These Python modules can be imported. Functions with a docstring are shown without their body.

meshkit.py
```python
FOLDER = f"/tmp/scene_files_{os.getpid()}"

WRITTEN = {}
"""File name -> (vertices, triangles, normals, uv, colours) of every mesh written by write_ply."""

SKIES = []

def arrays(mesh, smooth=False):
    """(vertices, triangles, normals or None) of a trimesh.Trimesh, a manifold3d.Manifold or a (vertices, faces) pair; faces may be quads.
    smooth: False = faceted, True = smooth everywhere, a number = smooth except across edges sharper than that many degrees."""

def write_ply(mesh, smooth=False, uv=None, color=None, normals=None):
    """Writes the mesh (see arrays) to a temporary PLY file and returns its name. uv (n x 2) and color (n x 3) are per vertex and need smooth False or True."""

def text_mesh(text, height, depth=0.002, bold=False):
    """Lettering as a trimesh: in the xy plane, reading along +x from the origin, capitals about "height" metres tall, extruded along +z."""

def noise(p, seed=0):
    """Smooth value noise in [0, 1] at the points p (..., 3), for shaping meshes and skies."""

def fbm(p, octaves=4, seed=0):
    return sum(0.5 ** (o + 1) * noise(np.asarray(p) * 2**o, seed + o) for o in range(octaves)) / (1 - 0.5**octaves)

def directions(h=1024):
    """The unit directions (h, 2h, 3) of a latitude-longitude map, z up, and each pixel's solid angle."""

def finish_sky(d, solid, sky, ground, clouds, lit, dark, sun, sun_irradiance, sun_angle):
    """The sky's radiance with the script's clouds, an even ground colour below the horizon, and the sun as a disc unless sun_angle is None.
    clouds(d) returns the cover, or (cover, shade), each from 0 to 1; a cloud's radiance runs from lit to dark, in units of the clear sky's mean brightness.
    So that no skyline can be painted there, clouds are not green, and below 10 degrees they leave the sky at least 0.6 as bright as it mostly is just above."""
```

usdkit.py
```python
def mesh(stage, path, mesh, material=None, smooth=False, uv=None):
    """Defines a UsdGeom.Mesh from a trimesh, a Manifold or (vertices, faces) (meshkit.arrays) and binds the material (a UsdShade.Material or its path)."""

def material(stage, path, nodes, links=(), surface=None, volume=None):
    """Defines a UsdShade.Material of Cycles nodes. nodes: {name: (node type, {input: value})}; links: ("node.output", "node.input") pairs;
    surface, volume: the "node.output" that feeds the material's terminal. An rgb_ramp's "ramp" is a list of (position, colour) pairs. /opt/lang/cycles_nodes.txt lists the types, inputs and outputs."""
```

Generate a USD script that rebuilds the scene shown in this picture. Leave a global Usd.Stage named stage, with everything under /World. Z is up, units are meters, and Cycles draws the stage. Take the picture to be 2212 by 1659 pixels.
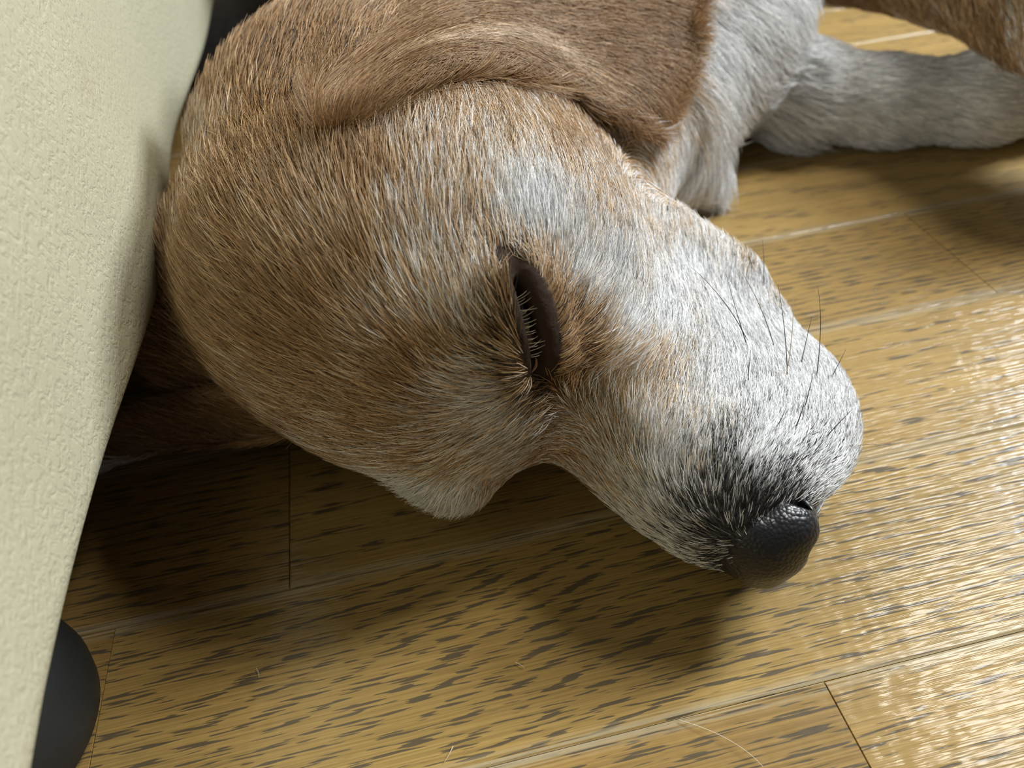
import math
import numpy as np
import trimesh
import usdkit
import meshkit
from scipy.ndimage import map_coordinates, gaussian_filter
from pxr import Usd, UsdGeom, UsdLux, UsdShade, Gf, Sdf, Vt

stage = Usd.Stage.CreateInMemory()
UsdGeom.SetStageUpAxis(stage, UsdGeom.Tokens.z)
UsdGeom.SetStageMetersPerUnit(stage, 1.0)
world = UsdGeom.Xform.Define(stage, '/World')
stage.SetDefaultPrim(world.GetPrim())

# ------------------------------------------------------------------ camera
CAM_H, FPX, PITCH, ROLL = .1978, 1661.0, math.radians(42.77), math.radians(-5.948)
_f = np.array([0, math.cos(PITCH), -math.sin(PITCH)])
_R, _U = np.array([1.0, 0, 0]), np.cross([1.0, 0, 0], _f)
CR = math.cos(ROLL) * _R + math.sin(ROLL) * _U
CU = -math.sin(ROLL) * _R + math.cos(ROLL) * _U
CF = _f
CAM = np.array([0, 0, CAM_H])
cam = UsdGeom.Camera.Define(stage, '/World/camera')
m4 = Gf.Matrix4d(*CR, 0, *CU, 0, *(-CF), 0, *CAM, 1)
cam.AddTransformOp().Set(m4)
cam.CreateHorizontalApertureAttr(36.0)
cam.CreateVerticalApertureAttr(27.0)
cam.CreateFocalLengthAttr(36.0 * FPX / 2212)
cam.CreateClippingRangeAttr(Gf.Vec2f(.01, 100))
cam.CreateFStopAttr(12.0)
cam.CreateFocusDistanceAttr(.205)
cam.CreateExposureAttr(.28)

# ------------------------------------------------------------------ light: room ambience, tall window, ceiling lamp
dome = UsdLux.DomeLight.Define(stage, '/World/room_ambience')
dome.CreateColorAttr(Gf.Vec3f(1.0, .97, .90))
dome.CreateIntensityAttr(.026)


def rect(name, pos, to, w, h, col, inten):
    l = UsdLux.RectLight.Define(stage, '/World/' + name)
    l.CreateWidthAttr(w), l.CreateHeightAttr(h)
    l.CreateColorAttr(Gf.Vec3f(*col)), l.CreateIntensityAttr(inten)
    z = np.array(pos, float) - np.array(to, float)
    z /= np.linalg.norm(z)
    x = np.cross([0, 0, 1.0], z)
    x /= np.linalg.norm(x)
    y = np.cross(z, x)
    l.AddTransformOp().Set(Gf.Matrix4d(*x, 0, *y, 0, *z, 0, *pos, 1))
    return l


rect('window_daylight', (1.38, .88, 1.20), (.10, .18, 0), .46, .46, (.86, .935, 1.0), 58.0)
rect('ceiling_lamp', (1.47, .98, 2.30), (.10, .20, 0), .60, .60, (1.0, .96, .87), 31.0)


def proj(p):
    p = np.asarray(p, float) - CAM
    w = p @ CF
    return np.stack([1106 + FPX * (p @ CR) / w, 829.5 - FPX * (p @ CU) / w], -1), w


def at(x, y, z):
    """the point at height z seen at (x, y) of the 2212 x 1659 frame"""
    d = (x - 1106) / FPX * CR - (y - 829.5) / FPX * CU + CF
    return CAM + d * ((z - CAM_H) / d[2])


# ------------------------------------------------------------------ helpers
_used = {}


def path_of(name, parent):
    base = (parent.GetPath().pathString if parent is not None else '/World') + '/' + name
    k = _used.get(base, 0)
    _used[base] = k + 1
    return base if k == 0 else f'{base}_{k:03d}'


def tag(prim, label=None, cat=None, group=None, kind=None):
    for k, v in (('label', label), ('category', cat), ('group', group), ('kind', kind)):
        if v:
            prim.SetCustomDataByKey(k, v)
    return prim


def empty(name, loc=(0, 0, 0)):
    x = UsdGeom.Xform.Define(stage, path_of(name, None))
    if any(loc):
        x.AddTranslateOp().Set(Gf.Vec3d(*map(float, loc)))
    return x.GetPrim()


def obj(name, mesh, mat, parent=None, smooth=30, color=None, attrs=()):
    m = usdkit.mesh(stage, path_of(name, parent), mesh, mat, smooth)
    pv = UsdGeom.PrimvarsAPI(m)
    if color is not None:
        pv.CreatePrimvar('displayColor', Sdf.ValueTypeNames.Color3fArray, 'vertex').Set(Vt.Vec3fArray.FromNumpy(np.asarray(color, np.float32)))
    for n, v in attrs:
        pv.CreatePrimvar(n, Sdf.ValueTypeNames.Float3Array, 'vertex').Set(Vt.Vec3fArray.FromNumpy(np.asarray(v, np.float32)))
    return m.GetPrim()


def hairs(name, P, W, mat, parent, color=None, label=None, kind='stuff'):
    """P (n, k, 3) points, W (n, k) widths, color (n, 3)"""
    n, k = P.shape[:2]
    c = UsdGeom.BasisCurves.Define(stage, path_of(name, parent))
    c.CreateTypeAttr(UsdGeom.Tokens.linear)
    c.CreateCurveVertexCountsAttr(Vt.IntArray.FromNumpy(np.full(n, k, np.int32)))
    c.CreatePointsAttr(Vt.Vec3fArray.FromNumpy(P.reshape(-1, 3).astype(np.float32)))
    c.CreateWidthsAttr(Vt.FloatArray.FromNumpy(W.reshape(-1).astype(np.float32)))
    c.SetWidthsInterpolation('vertex')
    if color is not None:
        UsdGeom.PrimvarsAPI(c).CreatePrimvar('displayColor', Sdf.ValueTypeNames.Color3fArray, 'uniform').Set(Vt.Vec3fArray.FromNumpy(color.astype(np.float32)))
    UsdShade.MaterialBindingAPI.Apply(c.GetPrim()).Bind(mat)
    return tag(c.GetPrim(), label, None, None, kind)


def mat(name, nodes, links=(), surface='p.BSDF'):
    return usdkit.material(stage, '/World/Looks/' + name, nodes, links, surface)


UsdGeom.Scope.Define(stage, '/World/Looks')

# ------------------------------------------------------------------ materials
M = {}


def wood(name, tone, ring_freq, ring_warp, warp_u, warp_v, pore):
    lt, dk = np.array(tone), np.array(tone) * .82
    two = {'dimensions': '2D'}
    n = {
        'a': ('attribute', {'attribute': 'wood'}),
        'sx': ('separate_xyz', {}),
        'vo': ('math', {'math_type': 'multiply_add', 'value2': .371}),       # v + rnd * .371
        'uv': ('combine_xyz', {}),
        'mw': ('mapping', {'scale': (warp_u, warp_v, 1)}),
        'nw': ('noise_texture', {**two, 'scale': 1.0, 'detail': 1.0}),
        'rv': ('math', {'math_type': 'multiply', 'value2': ring_freq}),
        'rw': ('math', {'math_type': 'multiply_add', 'value2': ring_warp}),
        'rs': ('math', {'math_type': 'pingpong', 'value2': .5}),
        'rr': ('map_range', {'range_type': 'smoothstep', 'from_min': .18, 'from_max': .46, 'to_min': 0.0, 'to_max': .19, 'clamp': True}),
        'mp': ('mapping', {'scale': (75, 1350, 1)}),
        'np': ('noise_texture', {**two, 'scale': 1.0, 'detail': 1.0, 'roughness': .45}),
        'pa': ('math', {'math_type': 'add'}),
        'pm': ('map_range', {'range_type': 'smoothstep', 'from_min': pore, 'from_max': pore + .075, 'to_min': 0.0, 'to_max': .92, 'clamp': True}),
        'mf': ('mapping', {'scale': (16, 1700, 1)}),
        'nf': ('noise_texture', {**two, 'scale': 1.0, 'detail': 1.0}),
        'ml': ('mapping', {'scale': (4, 45, 1)}),
        'nl': ('noise_texture', {**two, 'scale': 1.0, 'detail': 1.0}),
        'rl': ('map_range', {'from_min': .3, 'from_max': .7, 'clamp': True}),
        'c0': ('mix', {'color1': tuple(dk), 'color2': tuple(lt)}),
        'rf': ('map_range', {'from_min': .3, 'from_max': .7, 'to_min': .80, 'to_max': 1.12, 'clamp': True}),
        'c1': ('mix', {'mix_type': 'multiply', 'fac': 1.0}),
        'c2': ('mix', {'color2': (.098, .076, .048)}),
        # worn, pale edges along the joints
        'ab': ('math', {'math_type': 'absolute'}),
        'ew': ('map_range', {'from_min': .0288, 'from_max': .0318, 'clamp': True}),
        'eb': ('map_range', {'range_type': 'smoothstep', 'from_min': .34, 'from_max': .52, 'to_max': .85, 'clamp': True}),
        'em': ('math', {'math_type': 'multiply'}),
        'c3': ('mix', {'color2': (.43, .35, .22)}),
        # varnish
        'g': ('geometry', {}),
        'nb': ('noise_texture', {**two, 'scale': 150.0, 'detail': 1.0, 'roughness': .6}),
        'hb': ('math', {'math_type': 'multiply_add', 'value2': -.9}),
        'b': ('bump', {'strength': .45, 'distance': .0004}),
        'nr': ('noise_texture', {**two, 'scale': 34.0, 'detail': 1.0}),
        'mr': ('map_range', {'from_min': .35, 'from_max': .65, 'to_min': .05, 'to_max': .15, 'clamp': True}),
        'p': ('principled_bsdf', {'roughness': .45, 'specular_ior_level': .12, 'coat_weight': .34, 'coat_ior': 1.5}),
    }
    l = [('a.vector', 'sx.vector'), ('sx.z', 'vo.value1'), ('sx.y', 'vo.value3'), ('sx.x', 'uv.x'), ('vo.value', 'uv.y'),
         ('uv.vector', 'mw.vector'), ('mw.vector', 'nw.vector'), ('vo.value', 'rv.value1'), ('nw.fac', 'rw.value1'), ('rv.value', 'rw.value3'),
         ('rw.value', 'rs.value1'), ('rs.value', 'rr.value'),
         ('uv.vector', 'mp.vector'), ('mp.vector', 'np.vector'), ('rr.result', 'pa.value1'), ('np.fac', 'pa.value2'), ('pa.value', 'pm.value'),
         ('uv.vector', 'mf.vector'), ('mf.vector', 'nf.vector'), ('uv.vector', 'ml.vector'), ('ml.vector', 'nl.vector'), ('nl.fac', 'rl.value'),
         ('rl.result', 'c0.fac'), ('nf.fac', 'rf.value'), ('c0.color', 'c1.color1'), ('rf.result', 'c1.color2'), ('c1.color', 'c2.color1'), ('pm.result', 'c2.fac'),
         ('sx.y', 'ab.value1'), ('ab.value', 'ew.value'), ('nf.fac', 'eb.value'),
         ('ew.result', 'em.value1'), ('eb.result', 'em.value2'), ('em.value', 'c3.fac'), ('c2.color', 'c3.color1'), ('c3.color', 'p.base_color'),
         ('g.position', 'nb.vector'), ('np.fac', 'hb.value1'), ('nb.fac', 'hb.value3'),
         ('hb.value', 'b.height'), ('b.normal', 'p.normal'), ('b.normal', 'p.coat_normal'), ('g.position', 'nr.vector'), ('nr.fac', 'mr.value'), ('mr.result', 'p.coat_roughness')]
    return mat(name, n, l)


TONE = (.400, .262, .086)
M['oak_cathedral'] = wood('oak_cathedral', TONE, 150, 13.0, 5.0, 10, .655)
M['oak_straight'] = wood('oak_straight', (.395, .252, .083), 330, 5.0, 3.0, 16, .64)
M['oak_rift'] = wood('oak_rift', (.380, .238, .078), 210, 6.0, 4.0, 12, .655)
M['oak_plain'] = wood('oak_plain', (.415, .270, .092), 90, 7.0, 5.0, 10, .72)
M['subfloor'] = mat('subfloor', {'p': ('principled_bsdf', {'base_color': (.06, .045, .03), 'roughness': .9})})
M['leather'] = mat('leather', {
    'g': ('geometry', {}),
    'mp': ('mapping', {'scale': (1, 1, .72)}),
    'v': ('noise_texture', {'scale': 430.0, 'detail': 2.0, 'roughness': .55, 'distortion': 1.1}),
    'h': ('map_range', {'from_min': .33, 'from_max': .56, 'clamp': True}),
    'b': ('bump', {'strength': .3, 'distance': .0009}),
    'n2': ('noise_texture', {'scale': 11.0, 'detail': 3.0}),
    'r2': ('map_range', {'from_min': .35, 'from_max': .7, 'clamp': True}),
    'c': ('mix', {'color1': (.515, .485, .345), 'color2': (.465, .44, .31)}),
    'n3': ('noise_texture', {'scale': 19.0, 'detail': 4.0}),
    'r3': ('map_range', {'from_min': .62, 'from_max': .74, 'to_max': .35, 'clamp': True}),
    'c2': ('mix', {'color2': (.42, .33, .19)}),
    'p': ('principled_bsdf', {'roughness': .55, 'specular_ior_level': .35}),
}, [('g.position', 'mp.vector'), ('mp.vector', 'v.vector'), ('v.fac', 'h.value'), ('h.result', 'b.height'), ('b.normal', 'p.normal'),
    ('g.position', 'n2.vector'), ('n2.fac', 'r2.value'), ('r2.result', 'c.fac'), ('g.position', 'n3.vector'), ('n3.fac', 'r3.value'), ('c.color', 'c2.color1'), ('r3.result', 'c2.fac'),
    ('c2.color', 'p.base_color')])
M['black_plastic'] = mat('black_plastic', {'g': ('geometry', {}), 'n': ('noise_texture', {'scale': 900.0, 'detail': 2.0}), 'b': ('bump', {'strength': .15, 'distance': .0004}),
                                           'p': ('principled_bsdf', {'base_color': (.018, .02, .02), 'roughness': .5, 'specular_ior_level': .4})},
                         [('g.position', 'n.vector'), ('n.fac', 'b.height'), ('b.normal', 'p.normal')])
M['webbing'] = mat('sofa_underside', {'p': ('principled_bsdf', {'base_color': (.02, .018, .016), 'roughness': .95})})
M['fur'] = mat('fur', {'a': ('attribute', {'attribute': 'displayColor'}), 'p': ('principled_bsdf', {'roughness': .45, 'specular_ior_level': .4})}, [('a.color', 'p.base_color')])
M['skin'] = mat('fur_undercoat', {'a': ('attribute', {'attribute': 'displayColor'}), 'g': ('geometry', {}), 'n': ('noise_texture', {'scale': 700.0, 'detail': 2.0}),
                                  'b': ('bump', {'strength': .4, 'distance': .0006}), 'p': ('principled_bsdf', {'roughness': .8, 'specular_ior_level': .1})},
                [('a.color', 'p.base_color'), ('g.position', 'n.vector'), ('n.fac', 'b.height'), ('b.normal', 'p.normal')])
M['nose'] = mat('nose_leather', {
    'g': ('geometry', {}), 'v': ('voronoi_texture', {'feature': 'f1', 'scale': 950.0}), 'b': ('bump', {'strength': .35, 'distance': .0006, 'invert': True}),
    'p': ('principled_bsdf', {'base_color': (.013, .013, .015), 'roughness': .34, 'specular_ior_level': .5})},
    [('g.position', 'v.vector'), ('v.distance', 'b.height'), ('b.normal', 'p.normal')])
M['eyeball'] = mat('eyeball', {'p': ('principled_bsdf', {'base_color': (.012, .008, .006), 'roughness': .08, 'specular_ior_level': .6})})
M['haw'] = mat('third_eyelid', {'p': ('principled_bsdf', {'base_color': (.10, .045, .04), 'roughness': .2})})
M['whisker'] = mat('dark_whisker', {'p': ('principled_bsdf', {'base_color': (.03, .027, .03), 'roughness': .4})})
M['whisker_pale'] = mat('pale_whisker', {'p': ('principled_bsdf', {'base_color': (.72, .60, .42), 'roughness': .4})})
M['lash'] = mat('eyelash', {'p': ('principled_bsdf', {'base_color': (.42, .36, .25), 'roughness': .4})})
M['shed'] = mat('shed_hair', {'p': ('principled_bsdf', {'base_color': (.85, .76, .62), 'roughness': .35})})

# ------------------------------------------------------------------ floor
YAW, W_ = math.radians(8.12), .065
T_, N_ = np.array([math.cos(YAW), math.sin(YAW), 0]), np.array([-math.sin(YAW), math.cos(YAW), 0])
OFF = 1.70632 * CAM_H
floor = empty('floor')
tag(floor, 'oak strip floor of yellow-brown varnished planks with dark pores and worn pale joints', None, None, 'structure')
rng = np.random.default_rng(4)


def plank_mesh(t0, t1, n0, n1, rnd, drop):
    g, c = .00008, .0006
    v, w = [], []
    for inset, z in ((c, 0.0), (0, -c * .5), (0, -.012)):
        for a, b in ((t0 + g + inset * .25, n0 + g + inset), (t1 - g - inset * .25, n0 + g + inset), (t1 - g - inset * .25, n1 - g - inset), (t0 + g + inset * .25, n1 - g - inset)):
            v.append(T_ * a + N_ * b + [0, 0, z + drop])
            w.append((a + rnd * 3.7, b - (n0 + n1) / 2, rnd))
    f = [(0, 1, 2), (0, 2, 3)]
    for r in (0, 4):
        for i in range(4):
            j = (i + 1) % 4
            f += [(r + i, r + 4 + i, r + 4 + j), (r + i, r + 4 + j, r + j)]
    return np.array(v), np.array(f), np.array(w)


joints = {4: [.0843], 2: [-.0537], 3: [-.105]}
kinds = {4: ['oak_cathedral', 'oak_straight'], 3: ['oak_rift', 'oak_cathedral'], 2: ['oak_straight', 'oak_plain'], 1: ['oak_rift', 'oak_straight'], 5: ['oak_straight', 'oak_cathedral']}
rest = []
for k in range(-26, 9):
    n1, n0 = OFF - k * W_, OFF - (k + 1) * W_
    length = .455
    j0 = joints[k][0] if k in joints else rng.uniform(-.2, .2) + (.0 if k != 1 else .35)
    q = 0
    for s in range(-5, 6):
        t0, t1 = j0 + s * length, j0 + (s + 1) * length
        if t1 < -1.6 or t0 > 1.8:
            continue
        rnd = rng.uniform(0, 1)
        name = ['oak_straight', 'oak_rift', 'oak_cathedral', 'oak_plain'][rng.integers(0, 4)]
        if s == -1 and k == 4:
            name = 'oak_rift'
        if s == 0 and k == 4:
            name = 'oak_plain'
        if k == 3:
            name = 'oak_cathedral' if s == 0 else 'oak_rift'
        if k == 2:
            name = 'oak_plain' if s == 0 else 'oak_rift'
        if k == 1:
            name = 'oak_straight'
        v, f, w = plank_mesh(t0, t1, n0, n1, rnd, rng.uniform(-.00012, 0))
        c = np.array([T_ * t + N_ * nn for t in np.linspace(t0, t1, 9) for nn in (n0, n1)])
        px, dep = proj(c)
        vis = ((dep > .02) & (px[:, 0] > -150) & (px[:, 0] < 2360) & (px[:, 1] > -120) & (px[:, 1] < 1800)).any()
        if vis:
            obj('plank', (v, f), M[name], floor, False, None, [('wood', w)])
        else:
            rest.append((v, f, w))
vv, ff, ww, o = [], [], [], 0
for v, f, w in rest:
    vv.append(v), ff.append(f + o), ww.append(w)
    o += len(v)
tag(obj('plank', (np.vstack(vv), np.vstack(ff)), M['oak_straight'], floor, False, None, [('wood', np.vstack(ww))]), kind='stuff')
b = trimesh.creation.box([4.4, 3.2, .01])
b.apply_translation([.1, 1.0, -.0185])
obj('floor_base', b, M['subfloor'], floor, False)

# ------------------------------------------------------------------ sofa
sofa = empty('sofa')
tag(sofa, 'cream pebbled leather sofa side overhanging the sleeping dog from the left', 'sofa')
edge = [(-.19, .745), (-.1560, .532), (-.1290, .321), (-.1060, .198), (-.0985, .128), (-.0920, .075), (-.087, .045), (-.077, -.05), (-.068, -.25), (-.063, -.5)]
ey = np.array([e[1] for e in edge][::-1])
ex = np.array([e[0] for e in edge][::-1])
from scipy.interpolate import PchipInterpolator
ecurve = PchipInterpolator(ey, ex)
ys = np.linspace(-.5, .745, 140)
prof = []      # (inset to the left, z): underside, rounded bottom edge, face, top
SB = .058
for a in np.linspace(-90, 0, 9):
    prof.append((.012 - .012 * math.cos(math.radians(a)), SB + .012 + .012 * math.sin(math.radians(a))))
for z in np.linspace(SB + .02, .36, 26):
    u = (z - SB - .012) / (.36 - SB - .012)
    prof.append((.004 * math.sin(u * math.pi) * -1 + .03 * u ** 2.2, z))
for a in np.linspace(8, 90, 8):
    prof.append((.03 + .05 - .05 * math.cos(math.radians(a)), .36 + .05 * math.sin(math.radians(a))))
prof += [(.25, .412), (.45, .412), (.45, SB), (.012, SB)]
prof = np.array(prof)
grid = np.zeros((len(ys), len(prof), 3))
for i, y in enumerate(ys):
    grid[i, :, 0] = ecurve(y) - prof[:, 0] + .0012 * np.sin(y * 31 + 1) * (prof[:, 0] < .1)
    grid[i, :, 1] = y
    grid[i, :, 2] = prof[:, 1]
nv, nu = grid.shape[:2]
fi = []
for i in range(nv - 1):
    for j in range(nu - 1):
        a_ = i * nu + j
        fi += [(a_, a_ + nu, a_ + nu + 1), (a_, a_ + nu + 1, a_ + 1)]
capv = [grid[0].mean(0), grid[-1].mean(0)]
pts = np.vstack([grid.reshape(-1, 3), capv])
for j in range(nu - 1):
    fi += [(nv * nu, j, j + 1), (nv * nu + 1, (nv - 1) * nu + j + 1, (nv - 1) * nu + j)]
fi = np.array(fi)[:, ::-1]
obj('upholstery', (pts, fi), M['leather'], sofa, 40)
und = np.array([[ecurve(y) - .02, y, SB + .001] for y in ys] + [[ecurve(y) - .44, y, SB + .001] for y in ys[::-1]])


def foot(x, y):
    pr = [(0, .0), (.025, .0), (.0295, .0012), (.0322, .005), (.0332, .011), (.0326, .018), (.0300, .029), (.0262, .043), (.0225, .0575), (0, .0575)]
    m = trimesh.creation.revolve(np.array(pr), sections=56)
    m.apply_translation([x, y, 0])
    return obj('foot', m, M['black_plastic'], sofa, 40)


foot(-.1495, .094)
foot(-.275, .68)
foot(-.43, .093)
foot(-.52, .68)

#DOG
# ------------------------------------------------------------------ the dog: one continuous body from smooth unions, in the head's own axes (forward, left, up)
HA=np.array([0.7953,-0.5208,-0.3102]);HL=np.array([0.3871,0.0426,0.921]);HD=np.array([-0.4665,-0.8526,0.2355])
HO=np.array([-.0053,.1392,.0537])
def hw(a,l,d): return HO+HA*a+HL*l+HD*d
class Field:
    """signed distance on a rectilinear grid, built by smooth unions"""
    def __init__(s,xs,ys,zs):
        s.ax=[np.asarray(v,np.float32) for v in (xs,ys,zs)]
        s.v=np.full([len(v) for v in s.ax],.5,np.float32)
    def win(s,lo,hi):
        sl=[]
        for k in range(3):
            i=np.searchsorted(s.ax[k],lo[k]);j=np.searchsorted(s.ax[k],hi[k]); sl.append(slice(max(i-1,0),max(j+1,1)))
        g=[s.ax[k][sl[k]] for k in range(3)]
        return tuple(sl),g[0][:,None,None],g[1][None,:,None],g[2][None,None,:]
    def add(s,d,sl,k,mode='u'):
        a=s.v[sl]
        if mode=='u':
            h=np.maximum(k-np.abs(a-d),0)/k; s.v[sl]=np.minimum(a,d)-h*h*k*.25
        else:  # subtract
            d=-d; h=np.maximum(k-np.abs(a-d),0)/k; s.v[sl]=np.maximum(a,d)+h*h*k*.25
    def cone(s,p,q,ra,rb,k=.012,mode='u',m=.03):
        p=np.asarray(p,float);q=np.asarray(q,float)
        r=max(ra,rb)+m
        sl,x,y,z=s.win(np.minimum(p,q)-r,np.maximum(p,q)+r)
        e=q-p;L2=max(e@e,1e-12)
        t=np.clip(((x-p[0])*e[0]+(y-p[1])*e[1]+(z-p[2])*e[2])/np.float32(L2),0,1).astype(np.float32)
        d=np.sqrt((x-p[0]-t*np.float32(e[0]))**2+(y-p[1]-t*np.float32(e[1]))**2+(z-p[2]-t*np.float32(e[2]))**2)-(ra+(rb-ra)*t)
        s.add(d.astype(np.float32),sl,k,mode)
    def ell(s,c,ax,r,k=.012,mode='u',m=.03):
        """ellipsoid: centre, 3x3 axes rows, radii"""
        c=np.asarray(c,float);R=max(r)+m
        sl,x,y,z=s.win(c-R,c+R)
        q=[((x-c[0])*np.float32(ax[i][0])+(y-c[1])*np.float32(ax[i][1])+(z-c[2])*np.float32(ax[i][2]))/np.float32(r[i]) for i in range(3)]
        k0=np.sqrt(q[0]**2+q[1]**2+q[2]**2)
        k1=np.sqrt((q[0]/r[0])**2+(q[1]/r[1])**2+(q[2]/r[2])**2)
        d=k0*(k0-1)/np.maximum(k1,1e-6)
        d=np.where(k0<.05,-min(r),d)
        s.add(d.astype(np.float32),sl,k,mode)
    def chain(s,pts,k=.012,**kw):
        for (p,ra),(q,rb) in zip(pts[:-1],pts[1:]): s.cone(p,q,ra,rb,k,**kw)
def surface_nets(F,iso=0.):
    v=F.v-iso
    neg=v<0
    nx,ny,nz=v.shape
    c=np.zeros((nx-1,ny-1,nz-1),np.int8)
    for i in (0,1):
        for j in (0,1):
            for l in (0,1): c+=neg[i:nx-1+i,j:ny-1+j,l:nz-1+l]
    act=(c>0)&(c<8)
    idx=np.full(c.shape,-1,np.int64); I=np.argwhere(act); idx[act]=np.arange(len(I))
    X=[F.ax[k].astype(float) for k in range(3)]
    acc=np.zeros((len(I),3));cnt=np.zeros(len(I))
    corners=[(i,j,l) for i in (0,1) for j in (0,1) for l in (0,1)]
    cv={o:v[I[:,0]+o[0],I[:,1]+o[1],I[:,2]+o[2]] for o in corners}
    P=lambda o:np.stack([X[k][I[:,k]+o[k]] for k in range(3)],1)
    for o in corners:
        for k in range(3):
            if o[k]==0:
                o2=list(o);o2[k]=1;o2=tuple(o2)
                a,b=cv[o],cv[o2];m=(a<0)!=(b<0)
                t=np.where(m,a/np.where(m,a-b,1),0)[:,None]
                pp=P(o)+(P(o2)-P(o))*t
                acc[m]+=pp[m];cnt[m]+=1
    V=acc/cnt[:,None]
    Fs=[]
    for k in range(3):
        a,b=[(1,2),(2,0),(0,1)][k]
        s0=[slice(None)]*3;s1=[slice(None)]*3;s0[k]=slice(0,-1);s1[k]=slice(1,None)
        ch=neg[tuple(s0)]!=neg[tuple(s1)]
        E=np.argwhere(ch); 
        ok=(E[:,a]>0)&(E[:,b]>0)&(E[:,a]<v.shape[a]-1)&(E[:,b]<v.shape[b]-1)
        E=E[ok]
        def cell(da,db):
            e=E.copy();e[:,a]+=da;e[:,b]+=db;return idx[e[:,0],e[:,1],e[:,2]]
        q=np.stack([cell(-1,-1),cell(0,-1),cell(0,0),cell(-1,0)],1)
        fl=neg[E[:,0],E[:,1],E[:,2]]
        q[~fl]=q[~fl][:,::-1]
        Fs.append(q)
    Q=np.vstack(Fs);Q=Q[(Q>=0).all(1)]
    return V,Q
def axis(lo,f0,f1,hi,h,g=1.12,mx=.008):
    xs=list(np.arange(f0,f1,h)); s=h;x=xs[-1]
    while x<hi: s=min(s*g,mx);x+=s;xs.append(x)
    s=h;x=xs[0]
    while x>lo: s=min(s*g,mx);x-=s;xs.insert(0,x)
    return np.array(xs)
HAX=np.stack([HA,HL,HD])
def rotax(yaw=0,pitch=0,roll=0):
    """head axes turned: yaw about D, pitch about L, roll about A"""
    from math import cos,sin
    c,s=cos(yaw),sin(yaw);R1=np.array([[c,s,0],[-s,c,0],[0,0,1]])
    c,s=cos(pitch),sin(pitch);R2=np.array([[c,0,s],[0,1,0],[-s,0,c]])
    c,s=cos(roll),sin(roll);R3=np.array([[1,0,0],[0,c,s],[0,-s,c]])
    return (R3@R2@R1)@HAX
def head(F):
    E=lambda p,r,k=.012,mode='u',**o:F.ell(hw(*p),rotax(**o),r,k,mode)
    C=lambda p,q,ra,rb,k=.012,mode='u':F.cone(hw(*p),hw(*q),ra,rb,k,mode)
    # skull
    E((-.050,.001,-.028),(.062,.043,.042),.01)
    E((-.024,0,-.022),(.030,.032,.026),.02)
    E((-.036,.031,-.047),(.042,.024,.034),.02)     # cheek
    E((-.036,-.026,-.050),(.042,.022,.034),.02)
    for s in (1,-1):
        E((-.0135+(.003 if s<0 else 0),s*.0280,-.009),(.0130,.0120,.0120),.008)    # brow
        C((-.045,s*.024,-.088),(.03,s*.014,-.104),.022,.018,.03)  # jaw bone
    E((.008,.017,-.055),(.03,.012,.03),.02)
    E((.004,-.014,-.062),(.03,.012,.03),.015)
    # muzzle
    C((-.008,0,-.041),(.058,0,-.026),.0190,.0145,.010)
    E((.057,0,-.0165),(.022,.0125,.0115),.012)
    for s in (1,-1):
        E((.042,s*.0105,-.062),(.037,.0135,.044),.014)
        E((.063,s*.0100,-.064),(.026,.0125,.044),.012)
    C((-.03,0,-.119),(.048,0,-.121),.022,.013,.02)  # lower jaw
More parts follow.
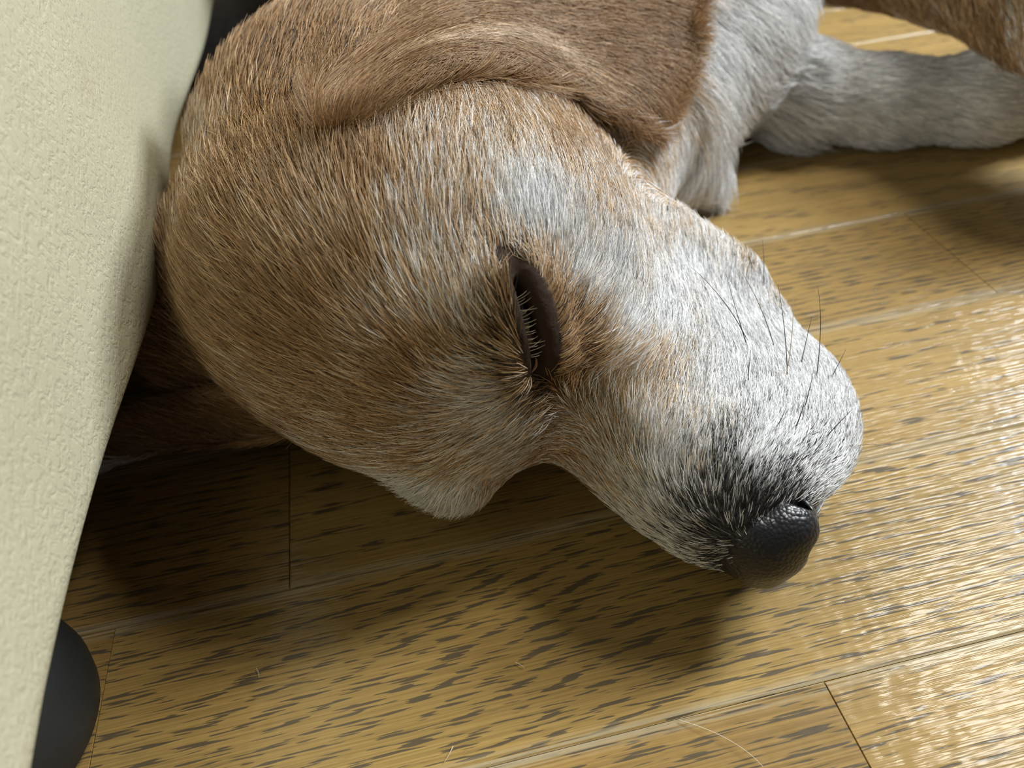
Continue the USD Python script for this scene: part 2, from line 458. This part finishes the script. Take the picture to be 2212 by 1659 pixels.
def body(F):
    C=F.cone
    I3=np.eye(3)
    # neck
    F.chain([(hw(-.055,0,-.04),.050),((-.041,.266,.056),.0605),((-.018,.35,.062),.064),((.040,.43,.068),.074)],.03)
    F.chain([(hw(-.045,0,-.085),.030),((.03,.30,.045),.040),((.066,.395,.055),.066)],.03)   # throat
    F.chain([((.070,.33,.045),.034),((.100,.333,.013),.012)],.02)        # loose skin of the throat
    F.chain([(hw(-.070,-.008,-.035),.036),((-.095,.235,.034),.034),((-.128,.265,.026),.026)],.02)   # nape under the sofa
    # chest and trunk
    F.ell((.078,.42,.060),I3,(.088,.09,.062),.03)
    F.chain([((.05,.47,.08),.078),((-.01,.62,.105),.105),((-.10,.80,.11),.105),((-.19,.98,.10),.085)],.05)
    # white foreleg on the floor
    F.chain([((.10,.45,.045),.040),((.165,.390,.024),.024),((.205,.375,.020),.0198),((.25,.366,.0205),.0195),((.30,.37,.018),.0175),((.345,.375,.018),.018)],.012)
    F.chain([((.345,.375,.018),.019),((.385,.38,.016),.018)],.015)
    # brown limb above it
    F.chain([((.10,.60,.10),.07),((.208,.480,.084),.042),((.250,.420,.077),.0335),((.264,.365,.074),.032),((.272,.318,.070),.031),((.325,.310,.060),.028),((.375,.330,.040),.023),((.42,.36,.026),.022)],.010)
def floor_cut(F):
    z=F.ax[2][None,None,:]
    d=(.0006-z)*np.ones_like(F.v)
    k=.004;a=F.v
    h=np.maximum(k-np.abs(a-d),0)/k
    F.v=np.maximum(a,d)+h*h*k*.25
def catgrid(P,n,m):
    """smooth surface through a small grid of points (rows, cols, 3)"""
    from scipy.interpolate import CubicSpline
    P=np.asarray(P,float)
    A=CubicSpline(np.linspace(0,1,P.shape[0]),P,axis=0)(np.linspace(0,1,n))
    return CubicSpline(np.linspace(0,1,P.shape[1]),A,axis=1)(np.linspace(0,1,m))
def sheet(S,th):
    """closed flap around the surface S (n,m,3); th (n,m) thickness"""
    n,m=S.shape[:2]
    du=np.gradient(S,axis=0);dv=np.gradient(S,axis=1)
    N=np.cross(du,dv);N/=np.linalg.norm(N,axis=2,keepdims=True)
    top=S+N*th[...,None]/2;bot=S-N*th[...,None]/2
    V=np.vstack([top.reshape(-1,3),bot.reshape(-1,3)])
    q=[]
    i,j=np.meshgrid(np.arange(n-1),np.arange(m-1),indexing='ij');a=(i*m+j).ravel()
    q.append(np.stack([a,a+m,a+m+1,a+1],1))
    o=n*m
    q.append(np.stack([a+o,a+1+o,a+m+1+o,a+m+o],1))
    b=np.concatenate([np.arange(m),np.arange(1,n)*m+m-1,(n-1)*m+np.arange(m-2,-1,-1),np.arange(n-2,0,-1)*m])
    c=np.roll(b,-1)
    q.append(np.stack([b,c,c+o,b+o],1))
    return V,np.vstack(q),N
class Probe:
    """looks up the field between its grid lines"""
    def __init__(s, F):
        s.F = F
        s.ix = [np.arange(len(a)) for a in F.ax]

    def __call__(s, p):
        p = np.asarray(p, float)
        c = [np.interp(p[..., k], s.F.ax[k], s.ix[k]) for k in range(3)]
        return map_coordinates(s.F.v, [q.ravel() for q in c], order=1, mode='nearest').reshape(p.shape[:-1])

    def normal(s, p, e=.0012):
        g = np.stack([s(p + np.eye(3)[k] * e) - s(p - np.eye(3)[k] * e) for k in range(3)], -1)
        return g / (np.linalg.norm(g, axis=-1, keepdims=True) + 1e-12)

    def hit(s, x, y):
        """first point of the surface on the line of sight through a pixel"""
        d = (x - 1106) / FPX * CR - (y - 829.5) / FPX * CU + CF
        d = d / np.linalg.norm(d)
        t = .05
        for _ in range(200):
            v = s(CAM + d * t)
            if v < .0002:
                break
            t += min(max(float(v) * .7, .0003), .006)
            if t > 1.2:
                return None
        return CAM + d * t


# ears: rows from root to tip, columns from the front edge to the back edge; image x, y and the height above the coat below
EAR_L = [[(690, 305, -.003), (680, 235, -.005), (690, 150, -.009), (730, 40, -.009), (800, -80, -.009)],
         [(800, 262, .0025), (785, 190, .005), (800, 110, -.002), (850, 10, -.003), (920, -120, -.003)],
         [(905, 216, .003), (900, 140, .009), (930, 60, .003), (1000, -60, .002), (1050, -170, .002)],
         [(1010, 186, .005), (1010, 110, .013), (1040, 30, .007), (1120, -90, .005), (1170, -190, .005)],
         [(1120, 184, .006), (1115, 112, .013), (1160, 30, .007), (1250, -80, .005), (1300, -180, .005)],
         [(1215, 210, .006), (1215, 162, .010), (1270, 70, .007), (1370, -40, .005), (1420, -130, .005)],
         [(1310, 262, .006), (1320, 234, .008), (1390, 140, .007), (1455, 30, .007), (1490, -60, .007)],
         [(1385, 300, .006), (1400, 268, .008), (1450, 190, .009), (1485, 110, .010), (1496, 30, .010)],
         [(1425, 316, .006), (1437, 290, .008), (1465, 240, .010), (1487, 180, .012), (1494, 120, .012)]]
EAR_R = [[(650, 925, .030), (600, 870, .040), (540, 820, .05)],
         [(520, 948, .012), (500, 905, .022), (450, 850, .034)],
         [(400, 960, .004), (380, 925, .013), (330, 880, .022)],
         [(300, 985, .0035), (270, 950, .009), (230, 920, .014)],
         [(215, 1015, .0030), (180, 990, .0045), (150, 950, .006)]]


def ear_mesh(P, n, m, th):
    S = catgrid(P, n, m)
    u, t = np.linspace(0, 1, m), np.linspace(0, 1, n)
    e = np.minimum(u, 1 - u)[None, :] * np.ones((n, 1))
    e2 = np.minimum(1.0, 1 - t)[:, None]
    T = th * np.sqrt(np.clip(np.minimum(e / .06, e2 / .05), .03, 1)) * (1 + .6 * np.clip(1 - t * 3, 0, 1))[:, None]
    return sheet(S, T) + (S,)


F = Field(axis(-.33, -.105, .115, .42, .0014), axis(.08, .10, .275, 1.1, .0014), axis(-.008, -.004, .12, .24, .0014))
head(F)
body(F)
pr = Probe(F)
# the left eye: its middle, the surface normal there, the direction of the slit and the one across it
EYE = pr.hit(1146, 700)
EN = pr.normal(EYE)
e0, e1 = pr.hit(1116, 600), pr.hit(1168, 800)
ES = e1 - e0
ES -= EN * (ES @ EN)
ES /= np.linalg.norm(ES)
EC = np.cross(EN, ES)
if (proj(EYE + EC * .01)[0] - proj(EYE)[0])[0] < 0:
    EC = -EC
EX = np.stack([ES, EC, EN])
ear_pts = []
for row in EAR_L:
    r = []
    for x, y, hgt in row:
        p = pr.hit(x, y)
        if p is None:
            p = at(x, y, .07)
        d = p - CAM
        r.append(p - d / np.linalg.norm(d) * hgt * .75 + np.array([0, 0, hgt * .5]))
    ear_pts.append(r)
ear_pts = np.array(ear_pts)
sm = gaussian_filter(ear_pts, (.8, .6, 0), mode='nearest')
ear_pts[:, :, 2] = sm[:, :, 2]
# lids: a swollen dark lower lid, a thinner upper one, and the slit between them
F.ell(EYE + EC * .0044 + ES * .001 - EN * .0022, EX, (.0148, .0040, .0038), .005)
F.ell(EYE - EC * .0036 - EN * .0018, EX, (.0145, .0030, .0030), .004)
F.ell(EYE + ES * .0005 - EN * .0005, EX, (.0125, .0016, .0062), .0015, 'sub')
F.ell(EYE + ES * .0115 + EN * .0005, EX, (.0040, .0016, .0035), .0015, 'sub')
# mouth line along the lips
lip = [pr.hit(*q) for q in ((1500, 470), (1560, 515), (1600, 548))]
floor_cut(F)
V, Q = surface_nets(F)
pr = Probe(F)
keep = np.ones(len(V), bool)

# ---- coat pattern and the lie of the hair, on the body as seen from above the eye
# x, y, share of white, share of black
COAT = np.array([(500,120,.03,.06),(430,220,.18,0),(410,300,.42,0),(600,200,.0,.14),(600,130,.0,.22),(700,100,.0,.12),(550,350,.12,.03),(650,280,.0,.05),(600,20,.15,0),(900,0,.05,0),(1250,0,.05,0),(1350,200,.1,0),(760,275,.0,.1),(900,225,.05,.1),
(450,450,.16,0),(600,450,.13,0),(800,400,.15,0),(950,300,.40,0),(1100,280,.30,0),(1250,310,.25,0),(1340,350,.3,0),(1400,370,.55,0),(1000,450,.42,0),(1100,440,.85,0),(1170,450,.95,0),(1120,470,1,0),(1170,480,1,0),(1210,520,1,0),(1260,580,1,0),(1280,640,1,0),(1235,600,.95,0),(1250,560,.85,0),(1200,540,.8,0),
(1030,600,.66,0),(1030,700,.7,0),(950,560,.58,0),(900,650,.56,0),(900,600,.58,0),(970,680,.64,0),(850,560,.42,0),(800,520,.3,0),(800,600,.08,0),(700,650,.08,0),(600,650,.08,0),(500,650,.08,0),(450,800,.12,0),(600,800,.16,0),(750,850,.25,0),(820,900,.18,0),(700,750,.08,0),(900,800,.12,0),(960,760,.22,0),
(1060,840,.85,0),(1100,880,.8,0),(1000,830,.6,0),(1130,900,.7,0),(1010,980,.35,0),(1000,1060,1,0),(900,1060,.95,0),(950,1080,1,0),(930,970,.22,0),(1080,1050,.6,0),(1180,960,.4,0),(1230,900,.6,0),(1300,800,.62,0),(1265,765,.05,.12),(1240,800,.1,.1),(1330,770,.5,0),
(1400,800,.58,0),(1350,700,.92,0),(1450,700,.97,0),(1500,600,.92,0),(1450,480,.75,0),(1400,440,.6,0),(1330,440,.55,0),(1480,420,.8,0),(1550,530,.85,0),(1400,900,.8,0),(1450,860,.72,0),(1300,950,.45,0),(1250,980,.3,0),(1350,1030,.6,.03),
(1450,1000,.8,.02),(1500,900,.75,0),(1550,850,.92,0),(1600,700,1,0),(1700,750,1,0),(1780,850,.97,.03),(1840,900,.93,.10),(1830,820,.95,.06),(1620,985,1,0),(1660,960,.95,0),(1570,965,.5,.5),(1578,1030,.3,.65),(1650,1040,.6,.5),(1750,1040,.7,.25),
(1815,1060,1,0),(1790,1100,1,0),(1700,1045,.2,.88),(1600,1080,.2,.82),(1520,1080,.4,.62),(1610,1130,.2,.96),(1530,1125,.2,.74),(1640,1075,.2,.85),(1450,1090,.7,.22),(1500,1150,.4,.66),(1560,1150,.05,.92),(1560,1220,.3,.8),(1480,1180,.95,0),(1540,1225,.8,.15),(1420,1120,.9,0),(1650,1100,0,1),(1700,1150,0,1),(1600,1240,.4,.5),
(1618,575,.3,.45),(1682,612,.5,.35),(1600,585,.95,0),(1650,615,.95,0),(1640,620,1,0),(1580,600,.95,0),(1690,900,1,.02),(1600,800,1,0),(1125,585,.0,.5),(1100,640,.1,.35),(1095,720,.1,.35),(1105,790,.2,.3),(1180,825,.05,.6),(1215,700,.03,.15),(1205,640,.08,.12),(1225,760,.03,.12),(1180,580,.2,.1),(1160,690,0,.85),(1165,760,0,.85),
(1550,100,1,0),(1600,250,1,0),(1530,400,1,0),(1700,50,1,0),(1480,380,1,0),(1800,200,1,0),(2000,250,1,0),(2150,200,1,0),(1850,100,1,0),(2100,300,1,0)], float)
_m = (COAT[:, 0] > 1430) & (COAT[:, 1] > 950)
COAT[_m, 2] = np.maximum(COAT[_m, 2], .85)
# x, y, direction in the image (x right, y down)
LIE = np.array([(400,250,-.5,-.9),(500,100,-.35,-1),(600,150,-.1,-1),(600,0,0,-1),(800,0,.3,-.9),(500,300,-.6,-.8),(420,400,-.8,-.6),(600,450,-.5,-.85),(800,400,-.15,-1),(900,300,.02,-1),(1000,250,0,-1),(1000,450,-.02,-1),(900,550,-.28,-.95),(700,600,-.6,-.8),
(500,600,-.85,-.5),(400,750,-1,-.2),(650,850,-.95,-.3),(800,800,-.85,-.5),(900,950,-.9,-.35),(950,500,-.1,-1),(1000,700,-.15,-1),(920,760,-.6,-.8),(1050,800,-.9,-.4),(1200,470,-.1,-1),(1350,550,.1,-1),(1300,700,.5,-.85),(1250,760,1,-.15),(1250,640,.7,-.7),(1350,780,.8,-.6),
(1440,720,.35,-.95),(1450,600,.22,-1),(1500,500,0,-1),(1600,700,.08,-1),(1700,750,.1,-1),(1750,850,.3,-.95),(1830,900,.6,-.8),(1330,900,-.1,-1),(1400,900,.15,-1),(1450,980,.3,-.9),(1560,980,.1,-1),(1650,1000,.65,-.75),(1740,1010,.8,-.6),(1800,1050,.95,-.3),(1810,1090,.9,.4),
(1450,1090,-.4,-.9),(1500,1150,-.8,-.4),(1550,1215,-.8,.5),(1600,1240,-.1,.6),(1600,1090,.1,-1),(1650,1060,.4,-.9),(990,1070,-.1,1),(900,1060,-.7,.8),(1070,1060,.3,.9),(1000,980,-.5,.5),(1180,1000,-.8,-.5),(1100,900,-.7,.3),(1150,880,-.4,.5),(1250,960,-.9,-.4),(1350,1060,-.8,-.6),(1080,560,-.3,-1),(1150,530,-.1,-1),
(1550,100,.7,.5),(1600,250,.7,.3),(1530,400,.5,.9),(1650,280,.7,.4),(1700,50,.5,.2),(1480,380,.2,1),(1800,200,1,.1),(2000,250,1,.15),(2150,250,1,.1),(2100,60,.8,.7),(2000,20,.8,.6)], float)


def blend(px, ctrl, power=1.6, soft=900.0):
    w = 1.0 / (((px[:, None, :] - ctrl[None, :, :2]) ** 2).sum(-1) + soft) ** power
    return (w @ ctrl[:, 2:]) / w.sum(1, keepdims=True)


BROWN, TAN, WHITE, BLACK = np.array([.345, .190, .074]), np.array([.72, .535, .335]), np.array([.86, .86, .86]), np.array([.016, .014, .0135])


def limb_brown(p):
    """the brown upper limb against the white foreleg below it"""
    best = np.full(len(p), 9.0)
    for a, b in (((.15, .52, .09), (.208, .480, .084)), ((.208, .480, .084), (.266, .345, .073)), ((.266, .345, .073), (.325, .31, .060))):
        a, b = np.array(a), np.array(b)
        t = np.clip((p - a) @ (b - a) / ((b - a) @ (b - a)), 0, 1)
        best = np.minimum(best, np.linalg.norm(p - a - t[:, None] * (b - a), axis=1))
    return (best < .050) & (p[:, 2] > .0445)


def coat(p, r=None):
    """colour of the coat at points p; r: three random numbers for each hair"""
    px = proj(p)[0]
    px = np.clip(px, [-600, -600], [2900, 2000])
    c = np.concatenate([blend(px[i:i + 20000], COAT) for i in range(0, len(px), 20000)])
    w, k = c[:, 0], c[:, 1]
    far = p[:, 1] > .33
    lb = limb_brown(p)
    back = (p[:, 1] > .40) & (p[:, 0] < .02)
    w = np.where(back, .02, w)
    w = np.where(lb, .16 + .25 * (meshkit.fbm(p * 30) > .55), w)
    k = np.where(lb | (far & (p[:, 0] > .05)), 0, k)
    w = w + (meshkit.fbm(p * 90, 3, 5) - .5) * .35 * (w > .03) * (w < .9)
    k = np.where(back, .97, k)
    if r is not None:
        w = w + (r[:, 0] - .5) * .85 * (1 - np.abs(2 * np.clip(w, 0, 1) - 1)) + (r[:, 0] ** 3 - .2) * .30
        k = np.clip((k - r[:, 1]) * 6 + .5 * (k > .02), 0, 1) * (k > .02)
    w = np.clip(w, 0, 1)[:, None]
    col = np.where(w < .45, BROWN + (TAN - BROWN) * (w / .45), TAN + (WHITE - TAN) * np.clip((w - .45) / .35, 0, 1))
    if r is not None:
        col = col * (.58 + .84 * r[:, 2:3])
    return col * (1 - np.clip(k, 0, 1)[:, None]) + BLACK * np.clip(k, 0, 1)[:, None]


def lie(p, n, ctrl):
    """hair direction in the surface"""
    px = np.clip(proj(p)[0], [-400, -400], [2700, 1900])
    d = np.concatenate([blend(px[i:i + 20000], ctrl, 1.5, 1500.0) for i in range(0, len(px), 20000)])
    v = d[:, :1] * CR - d[:, 1:] * CU
    v = v - n * (v * n).sum(1, keepdims=True)
    return v / (np.linalg.norm(v, axis=1, keepdims=True) + 1e-9)


def tris(Q):
    return np.vstack([Q[:, [0, 1, 2]], Q[:, [0, 2, 3]]])


def vnormals(v, f):
    n = np.zeros_like(v)
    fn = np.cross(v[f[:, 1]] - v[f[:, 0]], v[f[:, 2]] - v[f[:, 0]])
    for k in range(3):
        np.add.at(n, f[:, k], fn)
    return n / (np.linalg.norm(n, axis=1, keepdims=True) + 1e-15)


def scatter(v, f, vn, density, rng):
    """points on the mesh; density(centre, normal) hairs per square metre"""
    a, b, c = v[f[:, 0]], v[f[:, 1]], v[f[:, 2]]
    cr = np.cross(b - a, c - a)
    ar = np.linalg.norm(cr, axis=1) / 2
    e = ar * density((a + b + c) / 3, cr / (2 * ar[:, None] + 1e-15))
    cnt = np.floor(e + rng.random(len(e))).astype(int)
    idx = np.repeat(np.arange(len(f)), cnt)
    u, w = rng.random(len(idx)), rng.random(len(idx))
    s = u + w > 1
    u[s], w[s] = 1 - u[s], 1 - w[s]
    t = f[idx]
    mixn = lambda A: A[t[:, 0]] * (1 - u - w)[:, None] + A[t[:, 1]] * u[:, None] + A[t[:, 2]] * w[:, None]
    n = mixn(vn)
    return mixn(v), n / (np.linalg.norm(n, axis=1, keepdims=True) + 1e-12)


def seen(c, n):
    """how much of the hair at c counts from about here: 1 facing the camera, less beyond the rim and outside the frame"""
    px, dep = proj(c)
    view = c - CAM
    fac = -(n * view).sum(1) / np.linalg.norm(view, axis=1)
    inside = (dep > .02) & (px[:, 0] > -260) & (px[:, 0] < 2480) & (px[:, 1] > -260) & (px[:, 1] < 1900)
    return np.where(inside, np.where(fac > -.2, 1.0, .15), .03) * (c[:, 2] > .0025) * (dep > .02)


rng = np.random.default_rng(11)


def body_density(c, n):
    d = np.linalg.norm(c - CAM, axis=1)
    q = seen(c, n) * 2.3e6 * np.clip((.22 / d) ** 2.2, .05, 1.3)
    e = (c - EYE)
    s, x = (e @ ES), (e @ EC)
    lidarea = ((s / .0165) ** 2 + ((x - .0010) / .0052) ** 2 < 1) & (np.linalg.norm(e, axis=1) < .03)
    m = (c - HO) @ HAX.T
    nose = (((m - [.0775, 0, -.0175]) / [.0112, .0128, .0115]) ** 2).sum(1) < 1
    return q * ~lidarea * ~nose


def coat_hairs(p, n, ctrl, length, lift, color, rng, jitter=.16, wid=.00019):
    """three-point hairs lying along the coat"""
    t = lie(p, n, ctrl)
    t = t + rng.normal(0, jitter, t.shape)
    t -= n * (t * n).sum(1, keepdims=True)
    t /= np.linalg.norm(t, axis=1, keepdims=True) + 1e-9
    L = (length * rng.uniform(.65, 1.3, len(p)))[:, None]
    lf = (lift * rng.uniform(.5, 1.5, len(p)))[:, None]
    P = np.stack([p - n * .0003, p + t * L * .5 + n * L * lf * .72, p + t * L + n * L * lf * .9], 1)
    P[:, :, 2] = np.maximum(P[:, :, 2], .0004)
    d = np.linalg.norm(p - CAM, axis=1)
    w = wid * np.clip(d / .22, .9, 2.6)
    return P, w[:, None] * np.array([1.0, .85, .25])


dog = empty('dog')
tag(dog, 'sleeping brown and white hound lying on its side on the wooden floor', 'dog')
f3 = tris(Q)
vn = vnormals(V, f3)
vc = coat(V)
vc = vc * (.5 + .45 * np.clip(vc.mean(1, keepdims=True) * 1.6 - .5, 0, 1))
nr_ = np.clip(2.2 - (((((V - HO) @ HAX.T) - [.0775, 0, -.0175]) / [.0112, .0128, .0115]) ** 2).sum(1), 0, 1)[:, None]
vc = vc * (1 - nr_) + np.array([.016, .015, .015]) * nr_
e_ = V - EYE
lid = np.clip(1.25 - np.sqrt((e_ @ ES / .0178) ** 2 + ((e_ @ EC - .0010) / .0058) ** 2), 0, .25) / .25 * (np.linalg.norm(e_, axis=1) < .03)
vc = vc * (1 - lid[:, None]) + np.array([.040, .026, .019]) * lid[:, None]
bodyp = obj('body', (V, f3), M['skin'], dog, True, vc)
p, n = scatter(V, f3, vn, body_density, rng)
m = (p - HO) @ HAX.T
length = np.interp(m[:, 0], [-.12, -.06, -.02, .03, .07], [.0125, .0095, .0075, .0058, .0036])
length = np.where(p[:, 1] > .31, .0125, length)
leg = (p[:, 0] > .165) & (p[:, 1] > .2)
length = np.where(leg, .008, length)
white_chest = (p[:, 1] > .30) & (p[:, 0] > .055) & ~leg
length = np.where(white_chest, .014, length)
r = rng.random((len(p), 3))
P, Wd = coat_hairs(p, n, LIE, length, np.where(white_chest, .32, .20), None, rng)
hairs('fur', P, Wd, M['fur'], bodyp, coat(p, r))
n_hair = len(p)

# ---- ears
EARLIE = np.array([(700,250,.2,-1),(750,100,.4,-.9),(900,60,.55,-.8),(1000,130,.6,-.6),(850,200,.6,-.6),(1000,175,.8,-.35),(1120,150,.9,-.1),(1200,60,.85,-.4),(1350,100,1,-.1),(1450,150,1,.1),(1300,200,.9,.4),(1420,220,.8,.5),(1425,300,.6,.8),(1470,240,.8,.5),(1350,270,.7,.6)], float)


def ear_part(P, n, m, th, rng, dens, name, left):
    v, q, N, S = ear_mesh(P, n, m, th)
    f = tris(q)
    if (np.cross(v[f[0, 1]] - v[f[0, 0]], v[f[0, 2]] - v[f[0, 0]]) @ N[0, 0]) < 0:
        f = f[:, ::-1]
    vn = vnormals(v, f)

    def shade(c, r):
        d = ((c[:, None, :] - S.reshape(-1, 3)[None, ::2]) ** 2).sum(-1).argmin(1) * 2
        u, t = (d % m) / (m - 1), (d // m) / (n - 1)
        rim = np.exp(-((u - 0) / .04) ** 2) * np.clip((t - .5) * 4, 0, 1) * .75 + np.exp(-((t - 1) / .03) ** 2) * .4
        crest = np.exp(-((u - .25) / .05) ** 2) * np.clip(np.minimum((t - .12) / .15, (.8 - t) / .2), 0, 1) * .42
        w = np.clip(.05 + .18 * (meshkit.fbm(c * 60, 3, 3) - .4) + np.maximum(rim, crest if left else 0), 0, 1)
        if r is not None:
            w = np.clip(w + (r[:, 0] - .5) * .28, 0, 1)
        w = w[:, None]
        col = np.where(w < .45, BROWN + (TAN - BROWN) * (w / .45), TAN + (WHITE - TAN) * np.clip((w - .45) / .5, 0, 1)) * np.array([.92, .93, .98])
        return col if r is None else col * (.58 + .84 * r[:, 2:3])
    e = obj(name, (v, f), M['skin'], dog, True, shade(v, None) * .55)
    p, nn = scatter(v, f, vn, dens, rng)
    r = rng.random((len(p), 3))
    Pp, Ww = coat_hairs(p, nn, EARLIE if left else LIE, np.full(len(p), .0085 if left else .008), np.full(len(p), .16), None, rng)
    cs = np.concatenate([shade(p[i:i + 8000], r[i:i + 8000]) for i in range(0, len(p), 8000)])
    hairs('fur', Pp, Ww, M['fur'], e, cs)
    return e, len(p)


eL, k1 = ear_part(ear_pts, 54, 44, .0040, rng, lambda c, n: seen(c, n) * 2.4e6, 'ear', True)
tag(eL, 'left ear folded back along its front edge over the cheek')
eR, k2 = ear_part(np.array([[at(*c) for c in r] for r in EAR_R]), 30, 18, .0040, rng, lambda c, n: seen(c, n) * 2.0e6, 'ear', False)
tag(eR, 'right ear lying on the floor under the sofa')
print('hairs', n_hair, k1, k2)

# ---- nose pad with nostrils
nb = hw(.077, 0, -.018)
Fn = Field(np.arange(nb[0] - .028, nb[0] + .028, .0006), np.arange(nb[1] - .028, nb[1] + .028, .0006), np.arange(max(nb[2] - .028, .0), nb[2] + .028, .0006))
NE = lambda p, r, k=.004, mode='u', **o: Fn.ell(hw(*p), rotax(**o), r, k, mode)
NE((.0755, 0, -.0180), (.0100, .0108, .0105), .004)
NE((.0680, 0, -.0110), (.0100, .0100, .0060), .006)
for s in (1, -1):
    NE((.0755, s * .0080, -.0185), (.0085, .0066, .0082), .004)
    NE((.0830, s * .0062, -.0190), (.0050, .0028, .0040), .002, 'sub', yaw=-s * .5)
    Fn.cone(hw(.0810, s * .0090, -.0195), hw(.0705, s * .0155, -.0200), .0022, .0019, .002, 'sub')
Fn.cone(hw(.0885, 0, -.0170), hw(.0865, 0, -.0330), .0010, .0012, .002, 'sub')
nv_, nq_ = surface_nets(Fn)
nose = obj('nose', (nv_, tris(nq_)), M['nose'], dog, True)
tag(nose, 'moist black nose')

# ---- eye
def ball(c, ax, r, name, mat_, parent, label=None):
    b = trimesh.creation.icosphere(4, 1.0)
    v = b.vertices * np.asarray(r)
    return tag(obj(name, (v @ np.asarray(ax) + c, b.faces), mat_, parent, True), label)


eye = ball(EYE - EN * .0118, EX, (.0105, .0100, .0102), 'eye', M['eyeball'], dog, 'half closed dark left eye')
ball(EYE - EN * .0085 + ES * .0045, EX, (.0052, .0030, .0068), 'third_eyelid', M['haw'], eye)
lash_p, lash_w = [], []
for q in np.linspace(-.008, .008, 22):
    root = EYE + ES * (q + rng.uniform(-.0003, .0003)) - EC * .0022 + EN * .0006
    L = rng.uniform(.0018, .0044)
    dirv = EC * .8 - ES * rng.uniform(-.1, .5) + EN * rng.uniform(.1, .6)
    lash_p.append([root, root + dirv * L * .5 + EN * .0003, root + dirv * L])
    lash_w.append([.00014, .00011, .00004])
hairs('eyelashes', np.array(lash_p), np.array(lash_w), M['lash'], eye)


# ---- whiskers, each a thin tapering tube
def tube(P, r0, r1, sides=6):
    P = np.asarray(P, float)
    T = np.gradient(P, axis=0)
    T /= np.linalg.norm(T, axis=1, keepdims=True)
    a = np.cross(T, [.31, .2, .93])
    a /= np.linalg.norm(a, axis=1, keepdims=True)
    b = np.cross(T, a)
    rr = np.linspace(r0, r1, len(P))
    ang = np.arange(sides) * 2 * np.pi / sides
    v = P[:, None] + rr[:, None, None] * (np.cos(ang)[None, :, None] * a[:, None] + np.sin(ang)[None, :, None] * b[:, None])
    i, j = np.meshgrid(np.arange(len(P) - 1), np.arange(sides), indexing='ij')
    q = np.stack([i * sides + j, i * sides + (j + 1) % sides, (i + 1) * sides + (j + 1) % sides, (i + 1) * sides + j], -1).reshape(-1, 4)
    v = np.vstack([v.reshape(-1, 3), P[-1]])
    k = (len(P) - 1) * sides
    cap = [(k + j, k + (j + 1) % sides, len(v) - 1) for j in range(sides)]
    return v, np.vstack([tris(q), cap])


def bez(a, b, c, n=12):
    t = np.linspace(0, 1, n)[:, None]
    return a * (1 - t) ** 2 + 2 * b * t * (1 - t) + c * t ** 2


WHISK = [((1615, 736), (1568, 640), (1493, 577), 1), ((1615, 751), (1592, 680), (1568, 591), 1), ((1673, 752), (1650, 665), (1603, 588), 1), ((1701, 809), (1697, 700), (1680, 613), 1),
         ((1698, 812), (1716, 720), (1714, 620), 0), ((1731, 782), (1742, 735), (1753, 685), 1), ((1764, 812), (1780, 690), (1766, 617), 1), ((1649, 617), (1652, 570), (1647, 518), 1),
         ((1739, 655), (1744, 620), (1753, 583), 1), ((1712, 612), (1725, 592), (1752, 580), 1), ((1798, 812), (1812, 785), (1827, 755), 1), ((1714, 622), (1703, 580), (1696, 536), 0),
         ((1720, 920), (1735, 885), (1742, 850), 1), ((1788, 940), (1815, 910), (1843, 882), 1), ((1680, 918), (1692, 900), (1699, 877), 1), ((1616, 823), (1617, 790), (1622, 755), 1),
         ((1850, 963), (1885, 955), (1920, 964), 0), ((1845, 1000), (1895, 960), (1901, 880), 0), ((1806, 710), (1812, 690), (1813, 655), 0), ((1738, 880), (1750, 840), (1757, 800), 1)]
for a_, b_, c_, dark in WHISK:
    root = pr.hit(*a_)
    if root is None:
        continue
    dep = (root - CAM) @ CF
    ray = lambda q, dd: CAM + ((q[0] - 1106) / FPX * CR - (q[1] - 829.5) / FPX * CU + CF) * dd
    obj('whisker', tube(bez(root, ray(b_, dep - .006), ray(c_, dep - .009)), .00016, .00004), M['whisker' if dark else 'whisker_pale'], dog, True)

# ------------------------------------------------------------------ hairs shed on the floor, a crumb of lint
def shed(a, b, c, z, label, r=.00011):
    v, f = tube(bez(at(*a, .0006), at(*b, z), at(*c, .0006), 16), r * .8, r * .4)
    tag(obj('shed_hair', (v, f), M['shed'], None, True), label, 'hair', None)


shed((1468, 1556), (1590, 1590), (1648, 1656), .002, 'long curved pale dog hair on the floor at the bottom edge, below the nose')
shed((553, 1443), (560, 1452), (559, 1462), .001, 'tiny upright pale hair on the floor nearest the black sofa foot')
shed((1113, 1431), (1124, 1434), (1133, 1443), .001, 'short pale hair on the floor below the notch between brow and muzzle')
shed((979, 1611), (972, 1628), (960, 1646), .001, 'short slanting pale hair on the floor left of the long curved one')
